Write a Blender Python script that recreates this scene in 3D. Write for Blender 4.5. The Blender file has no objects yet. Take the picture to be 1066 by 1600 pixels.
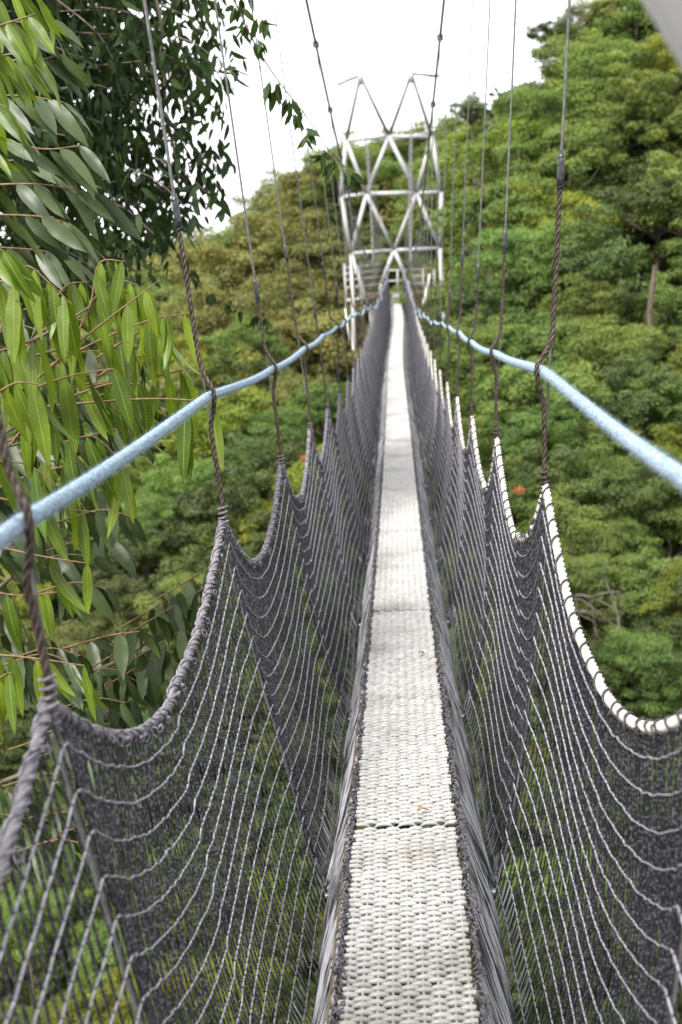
import bpy, math, random
import numpy as np
from mathutils import Matrix, Vector

rng = np.random.default_rng(7)
random.seed(7)
SC = bpy.context.scene
COL = SC.collection

# ------------------------------------------------------------------ camera
EYE = np.array([0.0, 0.0, 1.62])
F_PX, P_W, P_H = 2000.0, 1066, 1600
PITCH, YAW, ROLL = math.radians(11.2712), math.radians(2.8883), math.radians(2.7)
FWD = np.array([-math.sin(YAW) * math.cos(PITCH), math.cos(YAW) * math.cos(PITCH), -math.sin(PITCH)])
RGT = np.cross(FWD, [0, 0, 1.0]); RGT /= np.linalg.norm(RGT)
UPV = np.cross(RGT, FWD)
cR, sR = math.cos(ROLL), math.sin(ROLL)
cam_d = bpy.data.cameras.new('camera'); cam = bpy.data.objects.new('camera', cam_d); COL.objects.link(cam)
r2 = RGT * cR - UPV * sR      # the photographer tilted the camera a little
u2 = RGT * sR + UPV * cR
cam.matrix_world = Matrix(((r2[0], u2[0], -FWD[0], EYE[0]), (r2[1], u2[1], -FWD[1], EYE[1]),
                           (r2[2], u2[2], -FWD[2], EYE[2]), (0, 0, 0, 1)))
cam_d.sensor_fit = 'VERTICAL'; cam_d.sensor_height = 36.0; cam_d.lens = 45.0
cam_d.clip_start = 0.02; cam_d.clip_end = 3000
cam_d.dof.use_dof = True; cam_d.dof.focus_distance = 4.3; cam_d.dof.aperture_fstop = 3.9
SC.camera = cam

# ------------------------------------------------------------------ light
SUN_EL, SUN_AZ = math.radians(46), math.radians(-146)     # azimuth from +Y towards +X
world = bpy.data.worlds.new('World'); SC.world = world; world.use_nodes = True
nt = world.node_tree; nt.nodes.clear()
sky = nt.nodes.new('ShaderNodeTexSky'); sky.sky_type = 'NISHITA'; sky.sun_disc = False
sky.sun_elevation = SUN_EL; sky.sun_rotation = SUN_AZ; sky.dust_density = 4.0; sky.air_density = 1.0
hsv = nt.nodes.new('ShaderNodeHueSaturation'); hsv.inputs['Saturation'].default_value = 0.22
bg = nt.nodes.new('ShaderNodeBackground'); bg.inputs['Strength'].default_value = 0.15
wo = nt.nodes.new('ShaderNodeOutputWorld')
cloud = nt.nodes.new('ShaderNodeMix'); cloud.data_type = 'RGBA'; cloud.inputs[0].default_value = .8     # a thin bright overcast over the blue
cloud.inputs[7].default_value = (7.2, 7.35, 7.6, 1)
nt.links.new(sky.outputs[0], hsv.inputs['Color']); nt.links.new(hsv.outputs[0], cloud.inputs[6]); nt.links.new(cloud.outputs[2], bg.inputs['Color']); nt.links.new(bg.outputs[0], wo.inputs[0])
sun_d = bpy.data.lights.new('sun', 'SUN'); sun_d.energy = 3.0; sun_d.angle = math.radians(12); sun_d.color = (1.0, 0.96, 0.90)
sun = bpy.data.objects.new('sun', sun_d); COL.objects.link(sun)
sdir = Vector((math.sin(SUN_AZ) * math.cos(SUN_EL), math.cos(SUN_AZ) * math.cos(SUN_EL), math.sin(SUN_EL)))
sun.rotation_euler = sdir.to_track_quat('Z', 'Y').to_euler()
vs = SC.view_settings; vs.view_transform = 'Standard'; vs.look = 'None'; vs.exposure = 1.15; vs.gamma = 1.0
cy = SC.cycles
cy.max_bounces = 7; cy.diffuse_bounces = 4; cy.glossy_bounces = 2; cy.transmission_bounces = 4; cy.transparent_max_bounces = 4
cy.use_denoising = True

# ------------------------------------------------------------------ helpers
def at(px, py, Y):
    """world point seen at a pixel of the 1066x1600 photograph, at forward distance Y"""
    dx, dy = px - 533.0, py - 800.0
    x, y = dx * cR - dy * sR, dx * sR + dy * cR
    d = FWD + RGT * x / F_PX - UPV * y / F_PX
    return EYE + d * (Y / d[1])

def interp(tab, Y):
    t = np.asarray(tab, float); return np.interp(Y, t[:, 0], t[:, 1])

def spline(tab, Y):
    t = np.asarray(tab, float); x, y = t[:, 0], t[:, 1]
    m = np.gradient(y, x); Y = np.asarray(Y, float); Yc = np.clip(Y, x[0], x[-1])
    i = np.clip(np.searchsorted(x, Yc) - 1, 0, len(x) - 2)
    h = x[i + 1] - x[i]; s = (Yc - x[i]) / h
    return ((2*s**3 - 3*s**2 + 1) * y[i] + (s**3 - 2*s**2 + s) * h * m[i] + (-2*s**3 + 3*s**2) * y[i+1] + (s**3 - s**2) * h * m[i+1])

def norm(v):
    return v / np.maximum(np.linalg.norm(v, axis=-1, keepdims=True), 1e-9)

class MB:
    """collects geometry for ONE mesh object"""
    def __init__(s): s.v = []; s.f = []; s.n = 0; s.uv = []; s.mi = []; s.tone = []
    def add(s, v, f, uv=None, mi=0, tone=None):
        v = np.asarray(v, float).reshape(-1, 3); f = np.asarray(f, int)
        s.v.append(v); s.f.append(f + s.n); s.n += len(v)
        s.uv.append(np.zeros((len(v), 2)) if uv is None else np.asarray(uv, float).reshape(-1, 2))
        s.mi.append(np.full(len(f), mi, int))
        s.tone.append(np.full(len(v), .5) if tone is None else np.broadcast_to(np.asarray(tone, float), (len(v),)).copy())
    def mesh(s, name, mats, smooth=True):
        me = bpy.data.meshes.new(name)
        v = np.concatenate(s.v)
        loops, starts, tot, mi, p = [], [], [], [], 0
        for f, m in zip(s.f, s.mi):
            k = f.shape[1]; loops.append(f.ravel()); starts.append(p + np.arange(len(f)) * k); tot.append(np.full(len(f), k)); mi.append(m); p += f.size
        loops = np.concatenate(loops); starts = np.concatenate(starts); tot = np.concatenate(tot); mi = np.concatenate(mi)
        me.vertices.add(len(v)); me.vertices.foreach_set('co', v.ravel())
        me.loops.add(len(loops)); me.loops.foreach_set('vertex_index', loops)
        me.polygons.add(len(starts)); me.polygons.foreach_set('loop_start', starts); me.polygons.foreach_set('loop_total', tot)
        me.polygons.foreach_set('material_index', mi); me.polygons.foreach_set('use_smooth', np.full(len(starts), smooth))
        uvl = me.uv_layers.new(name='UVMap'); uvl.data.foreach_set('uv', np.concatenate(s.uv)[loops].ravel())
        a = me.attributes.new('tone', 'FLOAT', 'POINT'); a.data.foreach_set('value', np.concatenate(s.tone))
        for m in (mats if isinstance(mats, (list, tuple)) else [mats]): me.materials.append(m)
        me.update(); me.validate(); return me
    def build(s, name, mats, parent=None, smooth=True):
        return link(name, s.mesh(name, mats, smooth), parent)
    # shapes
    def tubes(s, P, rad, sides=4, mi=0, tone=None, caps=False, ref=None):
        """P (N,M,3) polylines; rad scalar, (M,) or (N,M)"""
        P = np.asarray(P, float)
        if P.ndim == 2: P = P[None]
        N, M, _ = P.shape
        T = np.empty_like(P); T[:, 1:-1] = P[:, 2:] - P[:, :-2]; T[:, 0] = P[:, 1] - P[:, 0]; T[:, -1] = P[:, -1] - P[:, -2]
        T = norm(T)
        if ref is None:
            m = np.abs(T.mean(axis=(0, 1))); ref = np.eye(3)[int(np.argmin(m))]
        A = norm(np.cross(T, ref)); B = np.cross(T, A)
        r = np.broadcast_to(np.asarray(rad, float), (N, M))[..., None, None]
        an = np.arange(sides) * 2 * math.pi / sides + .4
        ring = P[:, :, None] + r * (A[:, :, None] * np.cos(an)[:, None] + B[:, :, None] * np.sin(an)[:, None])
        i = np.arange(N)[:, None, None] * M * sides + np.arange(M - 1)[None, :, None] * sides
        k = np.arange(sides)[None, None]; k2 = (k + 1) % sides
        q = np.stack([i + k, i + k2, i + sides + k2, i + sides + k], -1).reshape(-1, 4)
        L = np.cumsum(np.linalg.norm(np.diff(P, axis=1, prepend=P[:, :1]), axis=-1), axis=1)
        uv = np.stack([np.broadcast_to(np.arange(sides) / sides, (N, M, sides)), np.broadcast_to(L[..., None], (N, M, sides))], -1)
        tn = None
        if tone is not None: tn = np.broadcast_to(np.asarray(tone, float).reshape(-1, 1, 1), (N, M, sides)).ravel()
        s.add(ring.reshape(-1, 3), q, uv, mi, tn)
        if caps:
            base = s.n - N * M * sides
            c = np.array([[base + n * M * sides + (sides - 1 - j) for j in range(sides)] for n in range(N)] +
                         [[base + n * M * sides + (M - 1) * sides + j for j in range(sides)] for n in range(N)]) 
            s.f.append(c); s.mi.append(np.full(len(c), mi, int))
    def bar(s, a, b, r, sides=8, mi=0, r2=None):
        a = np.asarray(a, float); b = np.asarray(b, float)
        s.tubes(np.array([[a, b]]), np.array([r, r if r2 is None else r2]), sides, mi, caps=True)
    def box(s, c, d, mi=0, rot=None):
        c = np.asarray(c, float); d = np.asarray(d, float) / 2
        k = np.array([[x, y, z] for x in (-1, 1) for y in (-1, 1) for z in (-1, 1)]) * d
        if rot is not None: k = k @ np.asarray(rot).T
        s.add(k + c, np.array([[0, 1, 3, 2], [4, 6, 7, 5], [0, 4, 5, 1], [2, 3, 7, 6], [0, 2, 6, 4], [1, 5, 7, 3]]), mi=mi)

def link(name, data, parent=None):
    o = bpy.data.objects.new(name, data); COL.objects.link(o)
    if parent is not None: o.parent = parent
    return o

def tag(o, label=None, cat=None, group=None, kind=None):
    if label: o['label'] = label
    if cat: o['category'] = cat
    if group: o['group'] = group
    if kind: o['kind'] = kind
    return o

def thing(name, loc, label, cat, group=None):
    o = link(name, None); o.location = loc; return tag(o, label, cat, group)

def resample(P, step):
    P = np.asarray(P, float); L = np.concatenate([[0], np.cumsum(np.linalg.norm(np.diff(P, axis=0), axis=1))])
    n = max(2, int(L[-1] / step) + 1); q = np.linspace(0, L[-1], n)
    return np.stack([np.interp(q, L, P[:, i]) for i in range(3)], 1), q

def smooth_path(P, n=12):
    """Catmull-Rom through the points"""
    P = np.asarray(P, float); Q = np.vstack([2 * P[0] - P[1], P, 2 * P[-1] - P[-2]]); out = []
    for i in range(1, len(Q) - 2):
        t = np.linspace(0, 1, n, endpoint=False)[:, None]
        a, b, c, d = Q[i-1], Q[i], Q[i+1], Q[i+2]
        out.append(.5 * ((2*b) + (c-a)*t + (2*a-5*b+4*c-d)*t**2 + (3*b-a-3*c+d)*t**3))
    return np.vstack(out + [P[-1:]])

def helix(P, L, r, pitch, phase=0., ref=(1, 0, 0)):
    T = norm(np.gradient(P, axis=0)); A = norm(np.cross(T, ref)); B = np.cross(T, A)
    a = (2 * math.pi * L / pitch + phase)[:, None]
    return P + r * (A * np.cos(a) + B * np.sin(a))

def laid_rope(mb, P, r, pitch, step, strands=3, sides=5, mi=0, ref=(1, 0, 0)):
    """a twisted rope of several strands along path P"""
    Q, L = resample(P, step); rs = r * (.54 if strands == 3 else .43)
    for k in range(strands):
        mb.tubes(helix(Q, L, r - rs, pitch, k * 2 * math.pi / strands, ref)[None], rs, sides, mi, ref=np.array(ref, float))

# ------------------------------------------------------------------ materials
def mat(name, col, rough=.6, metal=0., spec=.5):
    m = bpy.data.materials.new(name); m.use_nodes = True
    b = m.node_tree.nodes['Principled BSDF']; b.inputs['Base Color'].default_value = (*col, 1)
    b.inputs['Roughness'].default_value = rough; b.inputs['Metallic'].default_value = metal
    b.inputs['Specular IOR Level'].default_value = spec
    return m, m.node_tree, b

def noisy(name, c1, c2, scale=8., rough=.6, metal=0., detail=4., bump=0., stretch=None, lo=.35, hi=.65, spec=.5, coord='Object'):
    m, t, b = mat(name, c1, rough, metal, spec)
    tc = t.nodes.new('ShaderNodeTexCoord'); n = t.nodes.new('ShaderNodeTexNoise')
    n.inputs['Scale'].default_value = scale; n.inputs['Detail'].default_value = detail
    if stretch:
        mp = t.nodes.new('ShaderNodeMapping'); mp.inputs['Scale'].default_value = stretch
        t.links.new(tc.outputs[coord], mp.inputs[0]); t.links.new(mp.outputs[0], n.inputs['Vector'])
    else: t.links.new(tc.outputs[coord], n.inputs['Vector'])
    r = t.nodes.new('ShaderNodeValToRGB'); r.color_ramp.elements[0].position = lo; r.color_ramp.elements[1].position = hi
    r.color_ramp.elements[0].color = (*c1, 1); r.color_ramp.elements[1].color = (*c2, 1)
    t.links.new(n.outputs['Fac'], r.inputs[0]); t.links.new(r.outputs[0], b.inputs['Base Color'])
    if bump:
        bp = t.nodes.new('ShaderNodeBump'); bp.inputs['Strength'].default_value = bump; bp.inputs['Distance'].default_value = .003
        t.links.new(n.outputs['Fac'], bp.inputs['Height']); t.links.new(bp.outputs[0], b.inputs['Normal'])
    return m

def leafmat(name, c1, c2, trans=.35, rough=.45, veins=False, spec=.4, objvar=.0, tcol=None):
    """foliage: two greens mixed by the clump tone, some light passing through"""
    m, t, b = mat(name, c1, rough, 0, spec); out = t.nodes['Material Output']
    at_ = t.nodes.new('ShaderNodeAttribute'); at_.attribute_name = 'tone'
    mx = t.nodes.new('ShaderNodeMix'); mx.data_type = 'RGBA'
    mx.inputs[6].default_value = (*c1, 1); mx.inputs[7].default_value = (*c2, 1)
    t.links.new(at_.outputs['Fac'], mx.inputs[0]); col = mx.outputs[2]
    if objvar:
        oi = t.nodes.new('ShaderNodeObjectInfo'); hs = t.nodes.new('ShaderNodeHueSaturation')
        mr = t.nodes.new('ShaderNodeMapRange'); mr.inputs[3].default_value = .5 - objvar * .1; mr.inputs[4].default_value = .5 + objvar * .06
        mv = t.nodes.new('ShaderNodeMapRange'); mv.inputs[3].default_value = 1 - objvar * .6; mv.inputs[4].default_value = 1 + objvar * .6
        ml = t.nodes.new('ShaderNodeMath'); ml.operation = 'FRACT'; m2 = t.nodes.new('ShaderNodeMath'); m2.operation = 'MULTIPLY'; m2.inputs[1].default_value = 7.31
        t.links.new(oi.outputs['Random'], mr.inputs[0]); t.links.new(oi.outputs['Random'], m2.inputs[0]); t.links.new(m2.outputs[0], ml.inputs[0]); t.links.new(ml.outputs[0], mv.inputs[0])
        t.links.new(mr.outputs[0], hs.inputs['Hue']); t.links.new(mv.outputs[0], hs.inputs['Value']); t.links.new(col, hs.inputs['Color']); col = hs.outputs[0]
    if veins:
        uv = t.nodes.new('ShaderNodeUVMap'); sp = t.nodes.new('ShaderNodeSeparateXYZ'); t.links.new(uv.outputs[0], sp.inputs[0])
        def mth(op, a, bb=None):
            n = t.nodes.new('ShaderNodeMath'); n.operation = op
            for i, q in enumerate((a, bb)):
                if q is None: continue
                if isinstance(q, (int, float)): n.inputs[i].default_value = q
                else: t.links.new(q, n.inputs[i])
            return n.outputs[0]
        au = mth('ABSOLUTE', sp.outputs[0])                       # 0 at the midrib, 1 at the margin
        mid = mth('LESS_THAN', au, .06)
        w = mth('SINE', mth('MULTIPLY', mth('SUBTRACT', sp.outputs[1], mth('MULTIPLY', au, .05)), 125.))
        side = mth('MULTIPLY', mth('GREATER_THAN', w, .86), .28)
        v = mth('MAXIMUM', mid, side)
        m3 = t.nodes.new('ShaderNodeMix'); m3.data_type = 'RGBA'
        m3.inputs[7].default_value = (min(1, c2[0] * 1.9 + .05), min(1, c2[1] * 1.5 + .05), c2[2] * 1.6 + .03, 1)
        fac = mth('MULTIPLY', v, .6)
        t.links.new(fac, m3.inputs[0]); t.links.new(col, m3.inputs[6]); col = m3.outputs[2]
        bp = t.nodes.new('ShaderNodeBump'); bp.inputs['Strength'].default_value = .10; bp.inputs['Distance'].default_value = .001
        t.links.new(w, bp.inputs['Height']); t.links.new(bp.outputs[0], b.inputs['Normal'])
    if veins:
        tc = t.nodes.new('ShaderNodeTexCoord'); nz = t.nodes.new('ShaderNodeTexNoise'); nz.inputs['Scale'].default_value = 26; nz.inputs['Detail'].default_value = 5
        t.links.new(tc.outputs['Object'], nz.inputs['Vector'])
        rp_ = t.nodes.new('ShaderNodeMapRange'); rp_.inputs[1].default_value = .64; rp_.inputs[2].default_value = .74; t.links.new(nz.outputs['Fac'], rp_.inputs[0])
        tip = t.nodes.new('ShaderNodeMapRange'); tip.inputs[1].default_value = .93; tip.inputs[2].default_value = 1.; t.links.new(sp.outputs[1], tip.inputs[0])
        mm = mth('MINIMUM', mth('ADD', mth('MULTIPLY', rp_.outputs[0], .8), tip.outputs[0]), .85)
        bm = t.nodes.new('ShaderNodeMix'); bm.data_type = 'RGBA'; bm.inputs[7].default_value = (.11, .075, .022, 1)
        t.links.new(mm, bm.inputs[0]); t.links.new(col, bm.inputs[6]); col = bm.outputs[2]
        nl = t.nodes.new('ShaderNodeTexNoise'); nl.inputs['Scale'].default_value = 7; t.links.new(tc.outputs['Object'], nl.inputs['Vector'])
        hv = t.nodes.new('ShaderNodeHueSaturation'); vr = t.nodes.new('ShaderNodeMapRange'); vr.inputs[1].default_value = .3; vr.inputs[2].default_value = .7; vr.inputs[3].default_value = .68; vr.inputs[4].default_value = 1.2
        t.links.new(nl.outputs['Fac'], vr.inputs[0]); t.links.new(vr.outputs[0], hv.inputs['Value']); t.links.new(col, hv.inputs['Color']); col = hv.outputs[0]
    t.links.new(col, b.inputs['Base Color'])
    tr = t.nodes.new('ShaderNodeBsdfTranslucent'); sh = t.nodes.new('ShaderNodeMixShader'); sh.inputs[0].default_value = trans
    g = t.nodes.new('ShaderNodeMix'); g.data_type = 'RGBA'; g.blend_type = 'MULTIPLY'; g.inputs[0].default_value = 1.
    g.inputs[7].default_value = (*(tcol or (1.25, 1.2, .45)), 1)
    t.links.new(col, g.inputs[6]); t.links.new(g.outputs[2], tr.inputs[0])
    t.links.new(b.outputs[0], sh.inputs[1]); t.links.new(tr.outputs[0], sh.inputs[2]); t.links.new(sh.outputs[0], out.inputs[0])
    return m

M = {}
M['deck'] = noisy('pale_tread', (.32, .315, .305), (.235, .228, .217), 9, .36, 0, 5, lo=.45, hi=.8)
def weathered(name, c1, c2, dirt, rough):
    m, t, b = mat(name, c1, rough); gp = t.nodes.new('ShaderNodeNewGeometry'); col = None
    rgb = []
    for sc, det, lo, hi, ca, cb in ((22, 4, .4, .7, c1, c2), (2.6, 7, .50, .74, (1, 1, 1), dirt), (70, 2, .60, .72, (1, 1, 1), (.72, .68, .6))):
        n = t.nodes.new('ShaderNodeTexNoise'); n.inputs['Scale'].default_value = sc; n.inputs['Detail'].default_value = det; t.links.new(gp.outputs['Position'], n.inputs['Vector'])
        r = t.nodes.new('ShaderNodeValToRGB'); r.color_ramp.elements[0].position = lo; r.color_ramp.elements[1].position = hi
        r.color_ramp.elements[0].color = (*ca, 1); r.color_ramp.elements[1].color = (*cb, 1); t.links.new(n.outputs['Fac'], r.inputs[0])
        if col is None: col = r.outputs[0]
        else:
            mx = t.nodes.new('ShaderNodeMix'); mx.data_type = 'RGBA'; mx.blend_type = 'MULTIPLY'; mx.inputs[0].default_value = 1.
            t.links.new(col, mx.inputs[6]); t.links.new(r.outputs[0], mx.inputs[7]); col = mx.outputs[2]
    t.links.new(col, b.inputs['Base Color']); return m
M['deck'] = weathered('pale_tread', (.355, .347, .335), (.265, .258, .248), (.62, .58, .52), .36)
M['strand'] = noisy('dark_net_cord', (.007, .0066, .010), (.10, .096, .115), 170, .42, 0, 2, lo=.50, hi=.66)
M['lace'] = noisy('dark_lacing', (.02, .018, .02), (.13, .12, .135), 70, .6)
M['patchy'] = noisy('patchy_pale_net_cord', (.03, .029, .034), (.46, .45, .48), 4, .45, 0, 7, lo=.36, hi=.54)  # lower net cords, paler in irregular patches
M['course'] = noisy('pale_net_cord', (.17, .165, .185), (.32, .31, .345), 90, .5, 0, 2, bump=.4)
M['knot'] = mat('black_knot_cord', (.016, .015, .018), .6)[0]
M['white_rope'] = noisy('white_rope', (.55, .52, .46), (.36, .33, .28), 30, .75, 0, 5, bump=.5, lo=.45, hi=.75)
M['grey_rope'] = noisy('grey_rope', (.085, .078, .09), (.19, .175, .19), 60, .7, 0, 4, bump=.4)
M['lash'] = noisy('black_lashing', (.012, .011, .012), (.06, .055, .06), 120, .6)
M['grey_lash'] = noisy('grey_lashing', (.05, .045, .05), (.24, .22, .25), 90, .6)
M['blue_rope'] = noisy('light_blue_rope', (.14, .205, .275), (.33, .41, .485), 160, .9, 0, 3, bump=.6, lo=.38, hi=.6)
M['steel'] = noisy('grey_steel_wire', (.075, .072, .07), (.14, .137, .135), 60, .55, .2)
M['rust'] = noisy('dark_brown_wire', (.022, .014, .010), (.085, .060, .045), 70, .5, .35, 4)
M['tape'] = noisy('black_tape', (.012, .012, .013), (.05, .05, .055), 80, .3)
M['clamp'] = noisy('bright_clamp_metal', (.55, .55, .58), (.8, .8, .82), 50, .3, .8)
M['tower'] = noisy('pale_painted_steel', (.37, .366, .365), (.30, .297, .29), 3, .5, .0, 5)
M['wood'] = noisy('weathered_timber', (.17, .125, .065), (.09, .066, .035), 9, .8, 0, 5, stretch=(6, .6, 6))
M['bark'] = noisy('grey_brown_bark', (.06, .045, .032), (.15, .12, .09), 5, .9, 0, 6, bump=.6, stretch=(3, 3, .6))
M['pale_bark'] = noisy('pale_dry_bark', (.075, .065, .05), (.14, .12, .095), 6, .9, 0, 5)
M['twig'] = noisy('reddish_twig', (.10, .055, .025), (.19, .12, .05), 40, .7)
M['dry_leaf'] = noisy('dry_leaf', (.35, .17, .07), (.22, .10, .04), 50, .7)
M['soil'] = noisy('dark_forest_soil', (.014, .018, .007), (.035, .042, .014), .6, 1., 0, 6)
M['under'] = leafmat('undergrowth', (.030, .050, .010), (.080, .115, .018), .25, .6)
M['leaf_bright'] = leafmat('bright_leaf', (.064, .128, .013), (.185, .262, .028), .5, .36, True)
M['leaf_dark'] = leafmat('dark_glossy_leaf', (.026, .044, .014), (.056, .085, .022), .2, .42, False, spec=.4)
M['leaf_small'] = leafmat('small_dark_leaf', (.013, .027, .009), (.044, .076, .018), .33, .55, spec=.18)
CROWN_M = dict(
    green=leafmat('slope_green', (.082, .140, .031), (.176, .244, .053), .40, .6, objvar=.28),
    yellow=leafmat('slope_yellow_green', (.105, .150, .020), (.235, .28, .036), .42, .6, objvar=.3),
    olive=leafmat('ridge_olive', (.110, .128, .034), (.21, .215, .06), .30, .65, objvar=.3),
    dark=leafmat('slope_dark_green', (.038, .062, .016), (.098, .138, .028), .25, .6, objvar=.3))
M['flower'] = leafmat('red_flower', (.24, .04, .02), (.30, .10, .02), .3, .6)

# ------------------------------------------------------------------ ground
def ground_z(x, y):
    x = np.asarray(x, float); y = np.asarray(y, float)
    sp = lambda v, k=2.: np.log1p(np.exp(np.clip(v / k, -30, 30))) * k
    zr = np.interp(y, [-40, -6, 4, 12, 23.6, 33.7, 46, 54, 59, 66, 76, 120], [-4, -8, -15, -18.5, -17.4, -11.6, -5.6, -1.2, 2.8, 8.5, 9.5, 9])
    zl = np.interp(y, [-40, -6, 4, 12, 25, 38, 50, 66, 88, 97, 120], [-4, -8, -15, -18.5, -18.4, -13.4, -10.2, -7.4, -3.4, 2.6, 2.6])
    k = np.clip((x - np.interp(y, [40, 55], [.5, 2.2])) / 4.2, 0, 1); k = k * k * (3 - 2 * k); z = zl * (1 - k) + zr * k
    far = np.clip((np.hypot(x, y) - 130) / 200, 0, 1)
    z = z * (1 - far) + far * (-8)
    return z + .3 * np.sin(x * .31 + 1) * np.cos(y * .23) + .25 * np.sin(x * .9) * np.sin(y * .8)

gx = np.concatenate([np.linspace(-900, -60, 22), np.linspace(-54, 60, 115), np.linspace(70, 900, 22)])
gy = np.concatenate([np.linspace(-900, -40, 22), np.linspace(-36, 130, 140), np.linspace(140, 1200, 26)])
X, Y = np.meshgrid(gx, gy); mb = MB(); nx = len(gx)
i = (np.arange(len(gy) - 1)[:, None] * nx + np.arange(nx - 1)[None]).ravel()
mb.add(np.stack([X, Y, ground_z(X, Y)], -1), np.stack([i, i + 1, i + nx + 1, i + nx], 1))
tag(mb.build('ground', M['soil']), kind='structure')

# ------------------------------------------------------------------ the walkway's lines
DECK_Z = [(-2, .03), (0, .0), (2.63, -.098), (3.81, -.165), (7.03, -.36), (9.65, -.475), (15.1, -.62), (22.9, -.715), (30, -.71), (45, -.58), (58, -.5), (70, -.46), (73, -.45)]
DECK_X = [(-2, -.03), (10, -.038), (20, -.05), (27, -.07), (33, -.04), (44, .05), (52, .05), (60, -.01), (70, -.02), (73, -.02)]
TOP_Z = {-1: [(-2, 1.05), (0, 1.0), (2, .914), (4, .805), (6, .66), (8, .555), (10, .45), (12, .36), (14, .29), (18, .22), (25, .17), (35, .20), (45, .30), (58, .5), (70, .85)],
         1: [(-2, 1.09), (0, 1.06), (2, .905), (4, .88), (6, .745), (8, .60), (10, .505), (12, .42), (16, .31), (25, .20), (35, .22), (45, .30), (58, .5), (70, .85)]}
TOP_X = {-1: [(-2, -.60), (2, -.60), (4, -.58), (14, -.56), (30, -.58), (45, -.60), (60, -.50), (70, -.40)],
         1: [(-2, .49), (2.2, .485), (3.4, .445), (14, .44), (30, .46), (45, .55), (60, .48), (70, .40)]}
SAG = {-1: .29, 1: .33}
CABLE_Z = lambda y: 1.40 + .00750 * (np.asarray(y, float) - 35) ** 2
CABLE_X = {-1: [(0, -1.38), (4, -1.24), (8, -1.12), (15, -.87), (25, -.70), (35, -.64), (50, -.85), (70, -1.45)],
           1: [(0, 1.15), (4, .95), (8, .88), (15, .655), (25, .49), (35, .44), (50, .70), (70, 1.22)]}
HAND = {-1: [(-1, -.64, 1.26), (1.9, -.622, 1.222), (4, -.604, 1.207), (6, -.598, 1.117), (8, -.587, 1.068), (10, -.58, 1.02), (12, -.572, .985), (18, -.575, .83), (26, -.57, .60), (35, -.56, .28), (46, -.46, .42), (58, -.36, .66), (70, -.34, 1.15)],
        1: [(-1, .43, 1.275), (2, .437, 1.257), (4, .448, 1.243), (6, .452, 1.147), (8, .458, 1.062), (11, .485, .978), (16, .466, .776), (24, .47, .52), (35, .50, .22), (46, .46, .42), (60, .40, .72), (70, .36, 1.15)]}
END_Y = 70.0
hang_y = np.arange(2, 70, 2.0)

# ---- deck
walk = thing('walkway', (0, 0, 0), 'long narrow white woven walkway down the middle of the canopy bridge', 'walkway')
PL, RP, CP = 2.85, .0160, .0365
nr = int(PL / RP); xs = np.arange(-.161, .1611, CP / 7)
rows = np.arange(nr); P = np.zeros((nr, len(xs), 3))
end = rng.uniform(-.006, .006, (nr, 2))
P[:, :, 0] = xs * (1 + end[:, :1] * 2) + end[:, 1:]
P[:, :, 1] = (rows[:, None] + .5) * RP + .0018 * rng.standard_normal((nr, 1))
cw = np.cos(math.pi * xs[None] / CP + math.pi * (rows[:, None] % 2))
P[:, :, 2] = np.where(cw > 0, .0025 * cw, .010 * cw) + .0004 * rng.standard_normal((nr, 1))
dm = MB(); dm.tubes(P, np.where(cw > 0, .0066 + .0012 * cw, .0066 + .0049 * cw), 7, ref=np.array([0, 1., 0]))
for k in range(-4, 5):                                             # the lengthwise cords the weave runs over
    dm.tubes(np.array([[[k * CP, 0.012, 0], [k * CP, PL * .5, 0], [k * CP, PL - .012, 0]]]), .004, 5, ref=np.array([1., 0, 0]))
tread = dm.mesh('tread_panel', M['deck'])
seams = [-1.9, .96, 3.81, 7.0, 9.65, 12.45, 15.15] + list(np.arange(18.0, 71, 2.85))
for a, b in zip(seams[:-1], seams[1:]):
    o = link('tread_panel', tread, walk)
    za, zb = spline(DECK_Z, a), spline(DECK_Z, b); xa, xb = spline(DECK_X, a), spline(DECK_X, b)
    d = Vector((xb - xa, b - a, zb - za)); ln = d.length; yv = d.normalized(); zv = Vector((0, 0, 1)); xv = yv.cross(zv).normalized(); zv = xv.cross(yv)
    o.matrix_local = Matrix(((xv.x, yv.x * (ln - .028) / PL, zv.x, xa), (xv.y, yv.y * (ln - .028) / PL, zv.y, a), (xv.z, yv.z * (ln - .028) / PL, zv.z, za), (0, 0, 0, 1)))
yy = np.arange(-1.9, END_Y + .1, .5)
mb = MB()
for s in (-.13, .13):
    mb.tubes(np.stack([spline(DECK_X, yy) + s, yy, spline(DECK_Z, yy) - .035], 1)[None], .009, 6)
mb.build('support_cable', M['steel'], walk)
mb = MB()
for a in np.arange(-1.5, END_Y, 1.95):
    for s in (-1, 1):
        z = spline(DECK_Z, a + .95); z0, z1 = spline(DECK_Z, a), spline(DECK_Z, a + 1.9)
        sl = math.atan2(z1 - z0, 1.9); R = np.array([[1, 0, 0], [0, math.cos(sl), -math.sin(sl)], [0, math.sin(sl), math.cos(sl)]])
        mb.box((spline(DECK_X, a + .95) + s * .186, a + .95, z - .115 + .014 * rng.standard_normal()), (.025, 1.87, .08), rot=R)
mb.build('side_board', M['wood'], walk, smooth=False)
mb = MB(); mb.box((0, 0, 0), (.36, .045, .045)); bearer = mb.mesh('cross_bearer', M['steel'], False)
for a in hang_y:
    o = link('cross_bearer', bearer, walk); o.location = (spline(DECK_X, a), a, spline(DECK_Z, a) - .13)

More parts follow.
